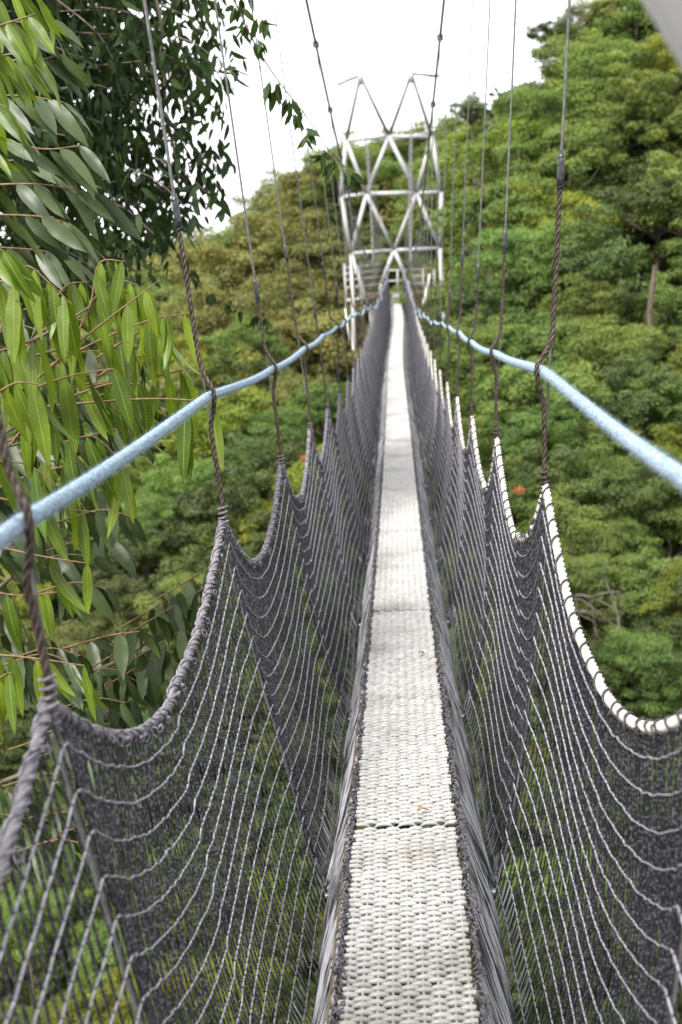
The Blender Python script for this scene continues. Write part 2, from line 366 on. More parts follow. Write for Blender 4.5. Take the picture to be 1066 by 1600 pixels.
# ---- side nets
NB, NT, NC = 66, 19, 21
def net_surface(s, Yv, t):
    """Yv (N,), t (K,) -> (N,K,3); scalloped between hangers, folding in under the deck edge"""
    Yv = np.asarray(Yv, float)[:, None]; t = np.asarray(t, float)[None]
    u = (Yv / 2) % 1.0; b = 1 - np.abs(2 * u - 1) ** 2.0; b = b * .85 + .15 * np.sin(math.pi * u)
    tx, tz = interp(TOP_X[s], Yv), spline(TOP_Z[s], Yv); dx, dz = spline(DECK_X, Yv), spline(DECK_Z, Yv)
    k = np.round(Yv / 2); amp = SAG[s] * (1 + .06 * np.sin(k * 2.3 + s))
    kx, kz = dx + s * (.300 if s < 0 else .310), dz - .33; bx, bz = dx + s * .172, dz - .012
    tk = .78; w1 = np.clip(t / tk, 0, 1); w2 = np.clip((t - tk) / (1 - tk), 0, 1)
    x = tx + (kx - tx) * w1 + (bx - kx) * w2; z = tz + (kz - tz) * w1 + (bz - kz) * w2
    x = x + s * (.020 if s < 0 else .040) * np.sin(math.pi * np.clip(t / tk, 0, 1)); rnd = np.exp(-((t - tk) / .06) ** 2); x = x - s * .014 * rnd; z = z + .006 * rnd
    z = z - amp * b * np.clip((1 - t) / (1 - tk), 0, 1) * (1 - .25 * t)
    x = x + s * .035 * b * np.sin(math.pi * t) + s * .006 * np.sin(Yv * 5.1 + t * 6) * np.sin(math.pi * t)
    # small puckers where the net is tied to the hangers
    x = x - s * .02 * np.exp(-((np.abs(((Yv + 1) % 2) - 1)) / .12) ** 2) * np.sin(math.pi * t)
    return np.stack([x + 0 * t, Yv + 0 * t, z], -1)

def make_net(s, label, ropemat, lashmat):
    root = thing('side_net', (0, 0, 0), label, 'net')
    Ys = np.arange(-1.98, END_Y, 2.0 / NB) + rng.normal(0, .0022, len(np.arange(-1.98, END_Y, 2.0 / NB)))
    mb = MB(); tt = np.linspace(0.0, 1, NT)
    S = net_surface(s, Ys, tt)
    S[:, 1:-1, 0] += rng.normal(0, .0016, S[:, 1:-1, 0].shape); S[:, 1:-1, 1] += rng.normal(0, .0016, S[:, 1:-1, 0].shape)
    near = Ys < 16
    rr = .0030 * (1 + .12 * rng.standard_normal((len(Ys), 1))) * np.ones((1, NT))
    mb.tubes(S[near], rr[near], 5); mb.tubes(S[~near], rr[~near] * 1.05, 3)
    mb.build('upright_cords', M['strand'], root)
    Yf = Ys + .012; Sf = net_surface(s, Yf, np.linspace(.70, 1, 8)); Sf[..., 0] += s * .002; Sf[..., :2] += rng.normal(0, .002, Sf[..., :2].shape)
    mb = MB(); mb.tubes(Sf, .0026, 4); mb.build('floor_cords', M['patchy'], root)
    tc = (np.arange(NC) + .85) / (NC + .3)
    C = net_surface(s, Ys, tc).transpose(1, 0, 2)                 # (NC, N, 3)
    C[..., 2] += rng.normal(0, .0022, C.shape[:2]); C[..., 0] -= s * .0042
    mb = MB(); mb.tubes(C[:, near], .0024, 5, ref=np.array([1., 0, 0])); mb.tubes(C[:, ~near], .0024, 3, ref=np.array([1., 0, 0]))
    mb.build('cross_cords', M['course'], root)
    kn = C[:, Ys < 9].reshape(-1, 3); r = .0035
    oc = np.array([[1, 0, 0], [-1, 0, 0], [0, 1, 0], [0, -1, 0], [0, 0, 1.3], [0, 0, -1.3]]) * r
    of = np.array([[0, 2, 4], [2, 1, 4], [1, 3, 4], [3, 0, 4], [2, 0, 5], [1, 2, 5], [3, 1, 5], [0, 3, 5]])
    mb = MB(); mb.add(kn[:, None] + oc[None], (of[None] + (np.arange(len(kn)) * 6)[:, None, None]).reshape(-1, 3))
    mb.build('cord_knots', M['knot'], root)
    # scalloped top rope, split by distance so that its lay stays fine near the camera
    mb = MB(); lb = MB(); R_ = .0135 if s > 0 else .0115
    for a, b, st in ((-1.9, 10, .008), (10, 24, .016), (24, END_Y, .04)):
        yv = np.arange(a, b + 1e-6, .025); T = net_surface(s, yv, [0.])[:, 0]; T[:, 0] += s * .004
        laid_rope(mb, T, R_, .075, st, 3, 5 if a < 10 else 4, ref=(1, 0, 0))
        Q, L = resample(T, min(st, .016))
        jit = np.interp(L, np.arange(0, L[-1] + .3, .13), rng.normal(0, .9, len(np.arange(0, L[-1] + .3, .13))))
        lb.tubes(helix(Q, L, R_ + .0016, .092 if s > 0 else .065, 1.7 * jit)[None], .0034 if s > 0 else .0030, 4, ref=np.array([1., 0, 0]))
        if s < 0: lb.tubes(helix(Q, L, R_ + .002, .11, 2 + jit)[None], .0026, 4, ref=np.array([1., 0, 0]))
    tr = mb.build('top_rope', ropemat, root)
    # knots and loose ends along the rope
    for yk in np.arange(.1, 24, .085 if s < 0 else .16):
        c = net_surface(s, [yk + rng.normal(0, .02)], [0.])[0, 0]; n = 8
        a = np.linspace(0, 2 * math.pi * rng.uniform(.6, 1.3), n) + rng.uniform(0, 6); q = rng.uniform(.006, .014)
        ring = np.stack([c[0] - s * .012 + .5 * q * np.sin(a * 1.3), c[1] + q * np.cos(a), c[2] - .010 + q * np.sin(a)], 1)
        if rng.random() < .75: lb.tubes(ring[None], .0026, 4)
    lb.build('lashing', lashmat, tr)
    # tangled lacing that ties the bottom of the net to the deck edge
    mb = MB()
    for yk in np.concatenate([np.arange(-1.8, 14, .008), np.arange(14, END_Y, .05)]):
        big = rng.random() < .12; n = 7
        y0 = yk + rng.normal(0, .01); dx, dz = spline(DECK_X, y0), spline(DECK_Z, y0)
        a = np.linspace(0, rng.uniform(2.5, 7), n) + rng.uniform(0, 6); q = rng.uniform(.005, .011) * (1.6 if big else 1)
        c0 = np.array([dx + s * rng.normal(.172, .006), y0, dz + rng.normal(-.006, .010)])
        pts = c0 + np.stack([q * np.cos(a) * .8, q * np.sin(a * .8 + 1) + np.linspace(-.012, .012, n), q * np.abs(np.sin(a)) * .9], 1)
        mb.tubes(pts[None], rng.uniform(.0018, .0032), 4)
    mb.build('edge_lacing', M['lace'], root)
    return root
make_net(-1, 'dark cord safety net with grey top rope on the left of the walkway', M['grey_rope'], M['grey_lash'])
make_net(1, 'dark cord safety net with white top rope on the right of the walkway', M['white_rope'], M['lash'])

# ---- blue hand ropes
def hand_path(s):
    h = np.array(HAND[s]); y = np.arange(-1, END_Y + .01, .05)
    x = spline(h[:, :2], y); z = spline(h[:, [0, 2]], y)
    u = (y / 2) % 1; far = np.clip((y - 8) / 20, 0, 1)
    z = z - (.012 + .05 * far) * (1 - (2 * u - 1) ** 2) + .05 * far * np.sin(y * .9 + s)
    x = x + .03 * far * np.sin(y * 1.3 + 2 * s)
    return np.stack([x, y, z], 1)
for s, side in ((-1, 'left'), (1, 'right')):
    P = hand_path(s); root = thing('hand_rope', tuple(P[0]), 'thick fuzzy light blue hand rope above the %s net' % side, 'rope'); base = np.array(P[0])
    mb = MB()
    laid_rope(mb, P[P[:, 1] < 12] - base, .0152, .050, .004, 4, 6)
    laid_rope(mb, P[P[:, 1] >= 11.9] - base, .0165, .085, .03, 4, 4)
    Q, L = resample(P[(P[:, 1] > .5) & (P[:, 1] < 11)] - base, .0006); n = len(Q)
    T = norm(np.gradient(Q, axis=0)); A = norm(np.cross(T, [1, 0, 0])); B = np.cross(T, A)
    for _ in range(2):
        a = rng.uniform(0, 2 * math.pi, (n, 1)); N_ = A * np.cos(a) + B * np.sin(a)
        p0 = Q + N_ * .0128; ln = rng.uniform(.004, .012, (n, 1))
        p1 = p0 + N_ * ln + T * rng.normal(0, .006, (n, 1)) + np.cross(T, N_) * rng.normal(0, .005, (n, 1))
        w = T * .0007
        mb.add(np.stack([p0 - w, p0 + w, p1], 1), np.arange(3 * n).reshape(-1, 3))
    mb.build('rope_strands', M['blue_rope'], root)

# ---- main cables with their clamps
for s, side in ((-1, 'left'), (1, 'right')):
    y = np.arange(-1.0, 70.01, .5); P = np.stack([spline(CABLE_X[s], y), y, CABLE_Z(y)], 1)
    root = thing('main_cable', (0, 0, 0), 'sagging grey steel main cable over the %s net, strung from tower top to tower top' % side, 'cable')
    mb = MB(); mb.tubes(P[None], .017, 8, ref=np.array([1., 0, 0])); mb.build('steel_rope', M['steel'], root)
    for yk in hang_y:
        c = np.array([spline(CABLE_X[s], yk), yk, CABLE_Z(yk)]); b = MB()
        b.box(c, (.075, .10, .06)); b.bar(c + [0, -.03, -.05], c + [0, -.03, .06], .012, 6); b.bar(c + [0, .03, -.05], c + [0, .03, .06], .012, 6)
        b.build('cable_clamp', M['steel'], root, smooth=False)

# ---- hangers
NTH = ['first', 'second', 'third', 'fourth', 'fifth', 'sixth', 'seventh', 'eighth']
GRIP = {-1: {4: 1.82, 6: 1.53, 8: 1.70}, 1: {4: 1.89, 6: 1.70, 8: 1.53}}
for s, side in ((-1, 'left'), (1, 'right')):
    hp = hand_path(s)
    for k, yk in enumerate(hang_y):
        tx, tz = float(interp(TOP_X[s], yk)), float(spline(TOP_Z[s], yk)); top = np.array([spline(CABLE_X[s], yk), yk, float(CABLE_Z(yk))])
        j = int(np.argmin(np.abs(hp[:, 1] - yk))); hx, hz = hp[j, 0], hp[j, 2]
        grp = 'hanger cables along the %s side' % side
        if k < 8:
            lab = '%s visible hanger cable from the camera on the %s side, with dark brown grip' % (NTH[k - (s > 0)], side)
            if s > 0 and k == 0: lab = 'hanger cable beside the camera at the extreme right edge'
        else:
            lab = 'thin dark hanger cable in the far stretch of the %s side' % side; grp = 'far hanger cables along the %s side' % side
        base = np.array([tx, yk, tz])
        root = thing('hanger_cable', tuple(base), lab, 'cable', grp)
        gz = GRIP[s].get(int(yk), max(hz + .35 + .25 * math.sin(k * 1.7 + s), tz + .6)); gz = min(gz, top[2] - .15)
        lx = lambda z: tx + (top[0] - tx) * (z - tz) / (top[2] - tz)
        g = np.array([lx(gz), yk, gz])
        mb = MB(); mb.tubes(np.array([[g, g * .5 + top * .5, top]]) - base, .0052 if k < 8 else .0078, 6); mb.build('wire', M['steel'], root)
        # grip: straight down, round the camera side of the hand rope, down to the net
        n = -s * .022                                               # the inner side of the rope
        path = [g, [lx(hz + .20), yk, hz + .20], [lx(hz + .09) + .25 * n, yk - .006, hz + .09], [hx + n, yk - .022, hz + .02], [hx + n * .9, yk - .018, hz - .03],
                [hx + n * .2, yk - .006, hz - .10], [tx * .5 + hx * .5, yk, (tz + hz) / 2], [tx, yk, tz + .06], [tx, yk, tz]]
        if hz > gz - .25 or (s > 0 and k == 0): path = [g, [tx, yk, tz]]
        Pth = smooth_path(path, 8); mb = MB(); st = .006 if k < 4 else (.012 if k < 8 else .05)
        mult = 1 if k < 7 else 1.35
        laid_rope(mb, Pth - base, .0085 * mult, .07, st, 3, 5 if k < 5 else 4, ref=(0, 1, 0))
        gr = mb.build('grip', M['rust'], root)
        if k < 8:
            mb = MB()
            a = norm((top - g)[None])[0]; mb.tubes(np.array([[g - a * .10, g - a * .06, g - a * .02, g + a * .012]]) - base, np.array([.0098, .0108, .0100, .0085]), 9, caps=True)
            q, L = resample(np.array([g - a * .10, g + a * .01]) - base, .003); mb.tubes(helix(q, L, .0102, .022, 0, (0, 1, 0))[None], .0016, 4)
            mb.build('tape', M['tape'], gr)
            mb = MB(); mb.tubes(np.array([[[lx(hz + .25), yk + .01, hz + .25], [lx(hz), yk + .03, hz], [tx + .004 * s, yk + .012, tz + .12], [tx, yk, tz]]]) - base, .0034, 5); mb.build('tail_wire', M['steel'], root)
        # wrap at the peak of the net and the lower wire to the cross bearer
        mb = MB(); q, L = resample(np.array([[tx, yk, tz + .05], [tx, yk, tz - .05]]) - base, .004); mb.tubes(helix(q, L, .015, .016, 0, (0, 1, 0))[None], .0032, 5); mb.build('binding', M['rust'] if s > 0 else M['grey_lash'], root)
        dz = float(spline(DECK_Z, yk)); dxx = float(spline(DECK_X, yk)); e = np.array([dxx + s * .16, yk, dz - .135])
        mid = np.array([dxx + s * (.303 if s < 0 else .313), yk, dz - .34])
        lw = net_surface(s, [yk], np.linspace(0, .77, 9))[0] + [s * .012, 0, 0]; lw[0] = [tx, yk, tz]
        mb = MB(); mb.tubes((np.vstack([lw, e[None]]) - base)[None], .0055, 6); mb.build('lower_wire', M['steel'], root)
        if k < 10:
            mb = MB(); c = net_surface(s, [yk - .02], [.775])[0, 0] - [s * .015, 0, 0] - base
            a = np.linspace(0, 2 * math.pi, 13); mb.tubes(np.stack([c[0] + .013 * np.cos(a), c[1] + 0 * a, c[2] + .014 * np.sin(a)], 1)[None], .004, 6, ref=np.array([0, 1., 0]))
            mb.box(c + [s * .012, -.012, .012], (.020, .016, .013)); mb.bar(c + [-.014, -.012, .0], c + [.02, .006, .014], .004, 6)
            for d in (-.007, .007): mb.bar(c + [d, 0, -.02], c + [d + s * .02, .01, -.15], .0038, 6)
            mb.build('turnbuckle', M['clamp'], root)

# ---- fallen leaves on the deck
for (px, py, Y_, L_, lab) in ((661, 1268, 3.88, .045, 'brown fallen leaf lying just past the first seam in the walkway'), (659, 1030, 5.95, .035, 'small tan fallen leaf farther along the walkway'),
                             (590, 976, 6.9, .03, 'tiny dark fallen leaf at the left edge of the walkway')):
    c = at(px, py, Y_); c[2] = float(spline(DECK_Z, Y_)) + .022
    v = np.linspace(0, 1, 8); w = .32 * L_ * np.sin(math.pi * v) ** .8
    mb = MB(); an = random.uniform(-.6, .6) + 1.2
    d = np.array([math.sin(an), math.cos(an), 0]); e = np.array([d[1], -d[0], 0])
    base = (v[:, None] - .5) * L_ * d + np.array([0, 0, 1]) * (.006 * np.sin(v * 5))[:, None]
    g = np.stack([base - e * w[:, None] + [0, 0, .004], base, base + e * w[:, None] + [0, 0, .006]], 1)
    idx = (np.arange(7)[:, None] * 3 + np.arange(2)[None]).ravel()
    mb.add(g, np.stack([idx, idx + 1, idx + 4, idx + 3], 1))
    o = mb.build('fallen_leaf', M['dry_leaf']); o.location = c; tag(o, lab, 'leaf')

# ------------------------------------------------------------------ towers
M['backlit'] = noisy('backlit_tower_steel', (.15, .15, .155), (.10, .10, .105), 4, .5, .0, 5)  # backlit grey of the top struts against the sky, put into the colour
M['tower_grey'] = noisy('dull_grey_steel', (.26, .25, .245), (.20, .195, .19), 3, .5, .0, 5)
def tube_part(name, segs, r, parent, m=None):
    mb = MB()
    for a, b in segs: mb.bar(a, b, r, 10)
    return mb.build(name, m or M['tower'], parent)

tw = thing('bridge_tower', (0, 70, float(ground_z(0, 70))), 'tall pale steel lattice tower at the far end of the bridge', 'tower')
tb = np.array([0, 70, float(ground_z(0, 70))])
N = {k: at(x, y, 70) for k, (x, y) in dict(A=(563, 118), B=(643, 115), At=(526, 133), Bt=(686, 119), L1=(541, 220), C1=(608, 213), R1=(675, 214), Lo=(533, 308), D=(573, 303), E=(651, 302), Ro=(690, 300),
                                          L3=(549, 396), F=(616, 391), R3=(688, 388), Fl=(596, 444), Fr=(637, 437)).items()}
back = lambda p, d=2.4: np.array([p[0], p[1] + d, p[2]])
K = {k: v for k, v in N.items()}
for k in ('A', 'B', 'C1', 'D', 'E', 'F'): K[k + 'b'] = back(N[k])
K['L1b'] = at(575, 216, 72.6); K['R1b'] = at(671, 208, 72.6); K['Eb'] = at(657, 300, 72.6); K['Db'] = at(577, 302, 72.6)
gz = lambda x, y: float(ground_z(x, y)) - .3
def seg(*n): return [(K[a] - tb, K[b] - tb) for a, b in n]
post_r = .085
for a, b in (('A', 'L1'), ('A', 'C1'), ('B', 'C1'), ('B', 'R1')): tube_part('top_strut', seg((a, b)), .095, tw, M['backlit'])
for a, b in (('L1', 'C1'), ('C1', 'R1'), ('L1b', 'C1b'), ('C1b', 'R1b'), ('Lo', 'D'), ('D', 'E'), ('E', 'Ro'), ('Db', 'Eb'), ('L3', 'F'), ('F', 'R3')): tube_part('cross_beam', seg((a, b)), .105, tw)
for a, b in (('L1', 'D'), ('C1', 'D'), ('C1', 'E'), ('C1b', 'Eb'), ('R1', 'E'), ('D', 'F'), ('E', 'F'), ('D', 'L3'), ('E', 'R3'), ('F', 'Fl'), ('F', 'Fr'), ('C1', 'C1b'), ('D', 'Db'), ('E', 'Eb')): tube_part('diagonal_brace', seg((a, b)), .115, tw)
for a, b in (('L1', 'Lo'), ('Lo', 'L3'), ('R1', 'Ro'), ('Ro', 'R3')): tube_part('outer_leg', seg((a, b)), .125, tw)
def foot(k, x, y): return (K[k] - tb, np.array([x, y, gz(x, y)]) - tb)
tube_part('outer_leg', [(K['L3'] - tb, at(579, 486, 70) - tb)], .115, tw); tube_part('outer_leg', [foot('L3', K['L3'][0] - .1, 70)], .105, tw); tube_part('outer_leg', [foot('R3', K['R3'][0] + .2, 70)], .125, tw)
tube_part('outer_leg', [(at(579, 486, 70) - tb, np.array([-.9, 70, gz(-.9, 70)]) - tb)], .115, tw)
for k, o in (('Fl', -.9), ('Fr', .9)): tube_part('outer_leg', [foot(k, o * 1.3, 70)], .115, tw)
for k in ('A', 'B'): tube_part('cap_block', [(K[k] - tb + [0, 0, -.45], K[k] - tb + [0, 0, .22])], .13, tw); 
tube_part('outrigger', seg(('A', 'At')), .065, tw, M['steel']); tube_part('outrigger', seg(('B', 'Bt')), .07, tw, M['steel'])
tube_part('tie_rod', [(K['A'] - tb + [0, 0, .1], K['B'] - tb + [0, 0, .1])], .015, tw); tube_part('tie_rod', [(K['A'] - tb + [0, 0, .18], K['At'] - tb)], .015, tw); tube_part('tie_rod', [(K['B'] - tb + [0, 0, -.3], K['Bt'] - tb)], .02, tw)
# back-stays with shackles seen in front of the tower
for (p, lab) in ((((566, 190), (575, 240), (580, 330), (583, 405)), 'hanging'), (((642, 190), (641, 240), (640, 330), (641, 405)), 'hanging')):
    mb = MB(); P = smooth_path([at(x, y, 69.4) for x, y in p], 20); Q, L = resample(P, .06)
    mb.tubes(helix(Q, L, .03, .3, 0, (0, 1, 0))[None] - tb, .028, 5); mb.build('hanging_line', M['tower'], tw)

# platform with its rails behind the tower's foot
pf = thing('viewing_platform', (0, 73, 0), 'small railed landing platform at the foot of the far lattice tower', 'platform')
mb = MB(); zb = -.50
mb.box((0, .6, zb - .08), (4.3, 5.2, .12)); mb.build('landing_deck', M['wood'], pf, smooth=False)
for x in (-2.75, -1.9, -.62, 0.12, .62, 1.5, 2.1):
    tube_part('rail_post', [(np.array([x, -2.2 if abs(x) > 1 else 2.4, zb - .1 - (2. if x < -1.5 else 0)]), np.array([x, -2.2 if abs(x) > 1 else 2.4, zb + (1.75 if x < -1.5 else 1.25)]))], .055, pf)
for z in (.55, .95, 1.3, 1.62): tube_part('rail', [(np.array([-2.75, -2.2, zb + z - .1]), np.array([-.75, -2.2, zb + z]))], .045, pf)
for z in (.6, 1.2): tube_part('rail', [(np.array([-.62, 2.4, zb + z]), np.array([.62, 2.4, zb + z]))], .05, pf)
for z in (.5, .9, 1.25): tube_part('rail', [(np.array([.75, -2.2, zb + z]), np.array([2.1, -2.2, zb + z]))], .035, pf)
for z in (-.35,): tube_part('rail', [(np.array([-2.8, -2.2, zb + z + .1]), np.array([-1.2, -2.2, zb + z + .2]))], .09, pf)
# white-sleeved guy lines
for pts, lab in ((((541, 484), (545, 510), (552, 548)), 'white sleeved guy line hanging left of the walkway below the far tower'), (((672, 430), (668, 450), (662, 476)), 'white sleeved guy line hanging right of the walkway below the far tower')):
    mb = MB(); P = np.array([at(x, y, 62 - i * 4) for i, (x, y) in enumerate(pts)]); Q, L = resample(smooth_path(P, 10), .08)
    mb.tubes(helix(Q, L, .02, .5, 0)[None] - P[0], .06, 6); o = mb.build('guy_line', M['white_rope']); o.location = P[0]; tag(o, lab, 'cable')

# near tower: the camera stands inside its legs; one brace cuts the top right corner
nb = np.array([0, 0, float(ground_z(0, -1)) - .2])
nw = thing('bridge_tower', tuple(nb), 'blurred grey steel tower brace crossing the top right corner of the photo', 'tower')
p1, p2 = at(1093, -50, 1.1), at(1093 + 56, -50 + 95, 1.1); d = p2 - p1
ap = p1 - d * ((p1[0] + .05) / d[0]); lo = p1 + d * ((1.65 - p1[0]) / d[0])
tube_part('diagonal_brace', [(ap - nb, lo - nb)], .05, nw, M['tower_grey'])
for x, yv in ((-1.7, 1.1), (1.7, 1.1), (-1.7, -2.2), (1.7, -2.2)):
    tube_part('outer_leg', [(np.array([x, yv, nb[2]]) - nb, np.array([x * .78, yv * .6 - .4, 10.3]) - nb)], .08, nw, M['tower_grey'])
tube_part('diagonal_brace', [(np.array([-.05, -2.2, ap[2]]) - nb, np.array([-1.65, -2.2, lo[2]]) - nb)], .05, nw, M['tower_grey'])
for z in (ap[2] + .03, 6.4, 10.2):
    for yv in (1.1, -2.2):
        f = (z - nb[2]) / (10.3 - nb[2]); yy_ = yv * (1 - .4 * f) - .4 * f; xx = 1.7 * (1 - .22 * f)
        tube_part('cross_beam', [(np.array([-xx, yy_, z]) - nb, np.array([xx, yy_, z]) - nb)], .06, nw, M['tower_grey'])

# ------------------------------------------------------------------ foliage
def leaf_template(nu=5, nv=11, wave=.10, fold=.18, bend=.25, tip=.12, blunt=.75):
    """unit leaf: x across (half width 1), y along 0..1, z normal"""
    u = np.linspace(-1, 1, nu); v = np.linspace(0, 1, nv)
    w = np.sin(math.pi * np.clip(v, 0, 1) ** blunt) ** .72; w[0] = .04; w[-1] = .02
    w = np.where(v > 1 - tip, w * .8, w)
    U, V = np.meshgrid(u, v)
    x = U * w[:, None]
    z = fold * np.abs(U) * w[:, None] + wave * np.sin(V * 17 + 1.3 * np.sign(U)) * U * U * w[:, None]
    a = bend * V; y = np.sin(a + 1e-6) / (bend + 1e-6) if bend else V
    zc = (1 - np.cos(a)) / (bend + 1e-6) if bend else 0 * V
    i = (np.arange(nv - 1)[:, None] * nu + np.arange(nu - 1)[None]).ravel()
    return np.stack([x, y, z], -1).reshape(-1, 3), np.stack([zc], -1).reshape(-1), np.stack([i, i + 1, i + nu + 1, i + nu], 1), np.stack([U, V], -1).reshape(-1, 2)

def add_leaves(mb, tpl, O, D, Nn, L, W, tone, mi=0):
    """instance the leaf template: origins O, directions D, normals Nn, lengths, half widths"""
    v, zc, f, uv = tpl; n = len(O)
    D = norm(D); S = norm(np.cross(D, Nn)); Nn = np.cross(S, D)
    L = np.broadcast_to(L, n)[:, None, None]; W = np.broadcast_to(W, n)[:, None, None]
    vx, vy, vz = v[None, :, :1], v[None, :, 1:2], v[None, :, 2:3]
    P = O[:, None] + S[:, None] * (vx * W) + D[:, None] * (vy * L) + Nn[:, None] * (vz * W - zc[None, :, None] * L)
    m = len(v); F = (f[None] + (np.arange(n) * m)[:, None, None]).reshape(-1, 4)
    mb.add(P.reshape(-1, 3), F, np.tile(uv, (n, 1)), mi, np.repeat(np.broadcast_to(tone, n), m))

def merge(a, b):
    for v, f, uv, tn in zip(b.v, b.f, b.uv, b.tone): a.add(v, f - f.min(), uv, 1, tn)

def rnd_dirs(n):
    return norm(rng.standard_normal((n, 3)))

def crown_mesh(name, seed, m, nclump=88, per=215, R=(2.6, 2.6, 2.1), leaf=.15, flat=.55, cl=(.45, .8)):
    g = np.random.default_rng(seed); mb = MB()
    d = g.standard_normal((nclump, 3)); d[:, 2] = d[:, 2] * .8 + .25; d = norm(d)
    rad = np.where(g.random(nclump) < .72, g.uniform(.78, 1.08, nclump), g.uniform(.3, .75, nclump))
    lump = 1 + .22 * np.sin(d[:, 0] * 3.1 + seed) * np.cos(d[:, 1] * 2.7 - seed) + .12 * np.sin(d[:, 2] * 5 + seed * 2)
    C = d * (rad * lump)[:, None] * np.array(R)
    cr = g.uniform(*cl, nclump); tones = np.clip(g.normal(.45, .22, nclump), 0, 1)
    n = nclump * per; ci = np.repeat(np.arange(nclump), per)
    q = g.standard_normal((n, 3)); q = norm(q) * (g.random((n, 1)) ** .45)
    q[:, 2] = np.abs(q[:, 2]) * np.where(g.random(n) < .75, 1, -1)
    off = q * cr[ci][:, None] * np.array([1, 1, flat])
    O = C[ci] + off
    nrm = norm(off * np.array([.8, .8, 1.3]) / cr[ci][:, None] + np.array([0, 0, .45]) + g.normal(0, .45, (n, 3)))
    D = norm(np.cross(nrm, g.standard_normal((n, 3)))); D[:, 2] -= .25
    tone = np.clip(tones[ci] + g.normal(0, .18, n), 0, 1)
    t0 = (np.array([[0, 0, 0], [1, .45, .12], [0, 1, -.05], [-1, .45, .12]]), np.zeros(4), np.array([[0, 1, 2, 3]]), np.zeros((4, 2)))
    add_leaves(mb, t0, O, D, nrm, leaf * g.uniform(.6, 1.3, n), leaf * g.uniform(.22, .36, n), tone)
    # limbs reaching into the crown
    for k in g.choice(nclump, 16, replace=False):
        e = C[k] * .92; s0 = np.array([0, 0, -R[2] * .75]); md = (s0 + e) / 2 + g.normal(0, .18, 3) + [0, 0, -.15]
        P = smooth_path([s0, md, e], 5); mb.tubes(P[None], np.linspace(.085, .02, len(P)), 5, mi=1)
    me = mb.mesh(name, [m, M['bark']], smooth=False)
    return me

CROWNS = {
    'green': [crown_mesh('crown', 11 + i, CROWN_M['green'], leaf=.135 + .012 * i, flat=.55) for i in range(3)],
    'yellow': [crown_mesh('crown', 31 + i, CROWN_M['yellow'], leaf=.155, flat=.6, nclump=76) for i in range(2)],
    'olive': [crown_mesh('crown', 41 + i, CROWN_M['olive'], leaf=.16, flat=.6, cl=(.5, .9)) for i in range(2)],
    'dark': [crown_mesh('crown', 51 + i, CROWN_M['dark'], leaf=.15, flat=.55) for i in range(2)]}
def trunk_mesh():
    mb = MB(); P = np.array([[0, 0, 0], [.03, .02, .25], [-.03, .03, .5], [.02, -.02, .75], [0, 0, 1]]); mb.tubes(smooth_path(P, 4)[None], np.linspace(.15, .06, 17), 8, ref=np.array([1., 0, 0])); return mb.mesh('trunk', M['bark'])
TRUNK = trunk_mesh()
PROTO = {}
def forest_tree(c, r, kind, label, group, var=None, name='forest_tree', flat=1.):
    """c: crown centre, r: crown radius"""
    c = np.asarray(c, float); gzz = float(ground_z(c[0], c[1])) - .3
    gzz = min(gzz, c[2] - r * 1.0)
    key = (kind, len(CROWNS[kind]) and (random.randrange(len(CROWNS[kind])) if var is None else var))
    if key not in PROTO:
        root = link(name, None); PROTO[key] = (root, link('crown', CROWNS[kind][key[1]], root), link('trunk', TRUNK, root)); o, cr, tr = PROTO[key]
    else:
        a, b, d = PROTO[key]; o = a.copy(); cr = b.copy(); tr = d.copy(); o.name = name
        for q in (o, cr, tr): COL.objects.link(q)
        cr.parent = o; tr.parent = o
    s = r / 2.6
    o.location = (c[0], c[1], gzz); o.scale = (1, 1, 1)
    cr.location = (0, 0, c[2] - gzz); cr.scale = (s, s, s * flat); cr.rotation_euler = (random.uniform(-.15, .15), random.uniform(-.15, .15), random.uniform(0, 6.28))
    h = max(c[2] - gzz - r * .55, .4); tr.scale = (s * .9 + .25, s * .9 + .25, h); tr.rotation_euler = (0, 0, random.uniform(0, 6.28))
    for k in list(o.keys()): del o[k]
    tag(o, label, 'tree', group); return o

# right-hand slope: from the skyline down to the gully
SKY_R = [(640, 260), (700, 195), (730, 165), (800, 112), (860, 78), (900, 45), (950, 8), (1000, -40), (1160, -90)]
def yR(py): return float(np.interp(py, [-60, 150, 350, 600, 900, 1250, 1650], [67, 63, 56, 46, 36, 28, 23]))
step = 76
for row, py in enumerate(np.arange(-20, 1720, 72)):
    for px in np.arange(668 + (row % 2) * 38, 1180, step):
        x, y = px + random.uniform(-24, 24), py + random.uniform(-24, 24)
        if y < np.interp(x, *zip(*SKY_R)) + 70: continue
        if 940 < x < 1060 and 380 < y < 540: continue                # a dark hollow with a bare trunk
        if x < 690 and y < 420: continue
        if 560 < y and x < np.interp(y, [560, 760, 1600], [690, 780, 790]) - 90: continue
        Yd = yR(y) * random.uniform(.95, 1.06)
        if (x < 775 and y < 480) or (x < 745 and y < 570): Yd = max(Yd, 82)
        rp = random.uniform(62, 88)
        kind = random.choices(['green', 'yellow', 'dark'], [.74, .10 if y < 700 else .30, .16])[0]
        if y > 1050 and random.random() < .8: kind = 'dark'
        lab = {'green': 'leafy mid green tree packed into the steep forest slope on the right', 'yellow': 'yellow green tree packed into the steep forest slope on the right', 'dark': 'dark green tree packed into the steep forest slope on the right'}[kind]
        forest_tree(at(x, y, Yd), rp * Yd / 2000, kind, lab, group='trees on the right-hand forest slope')
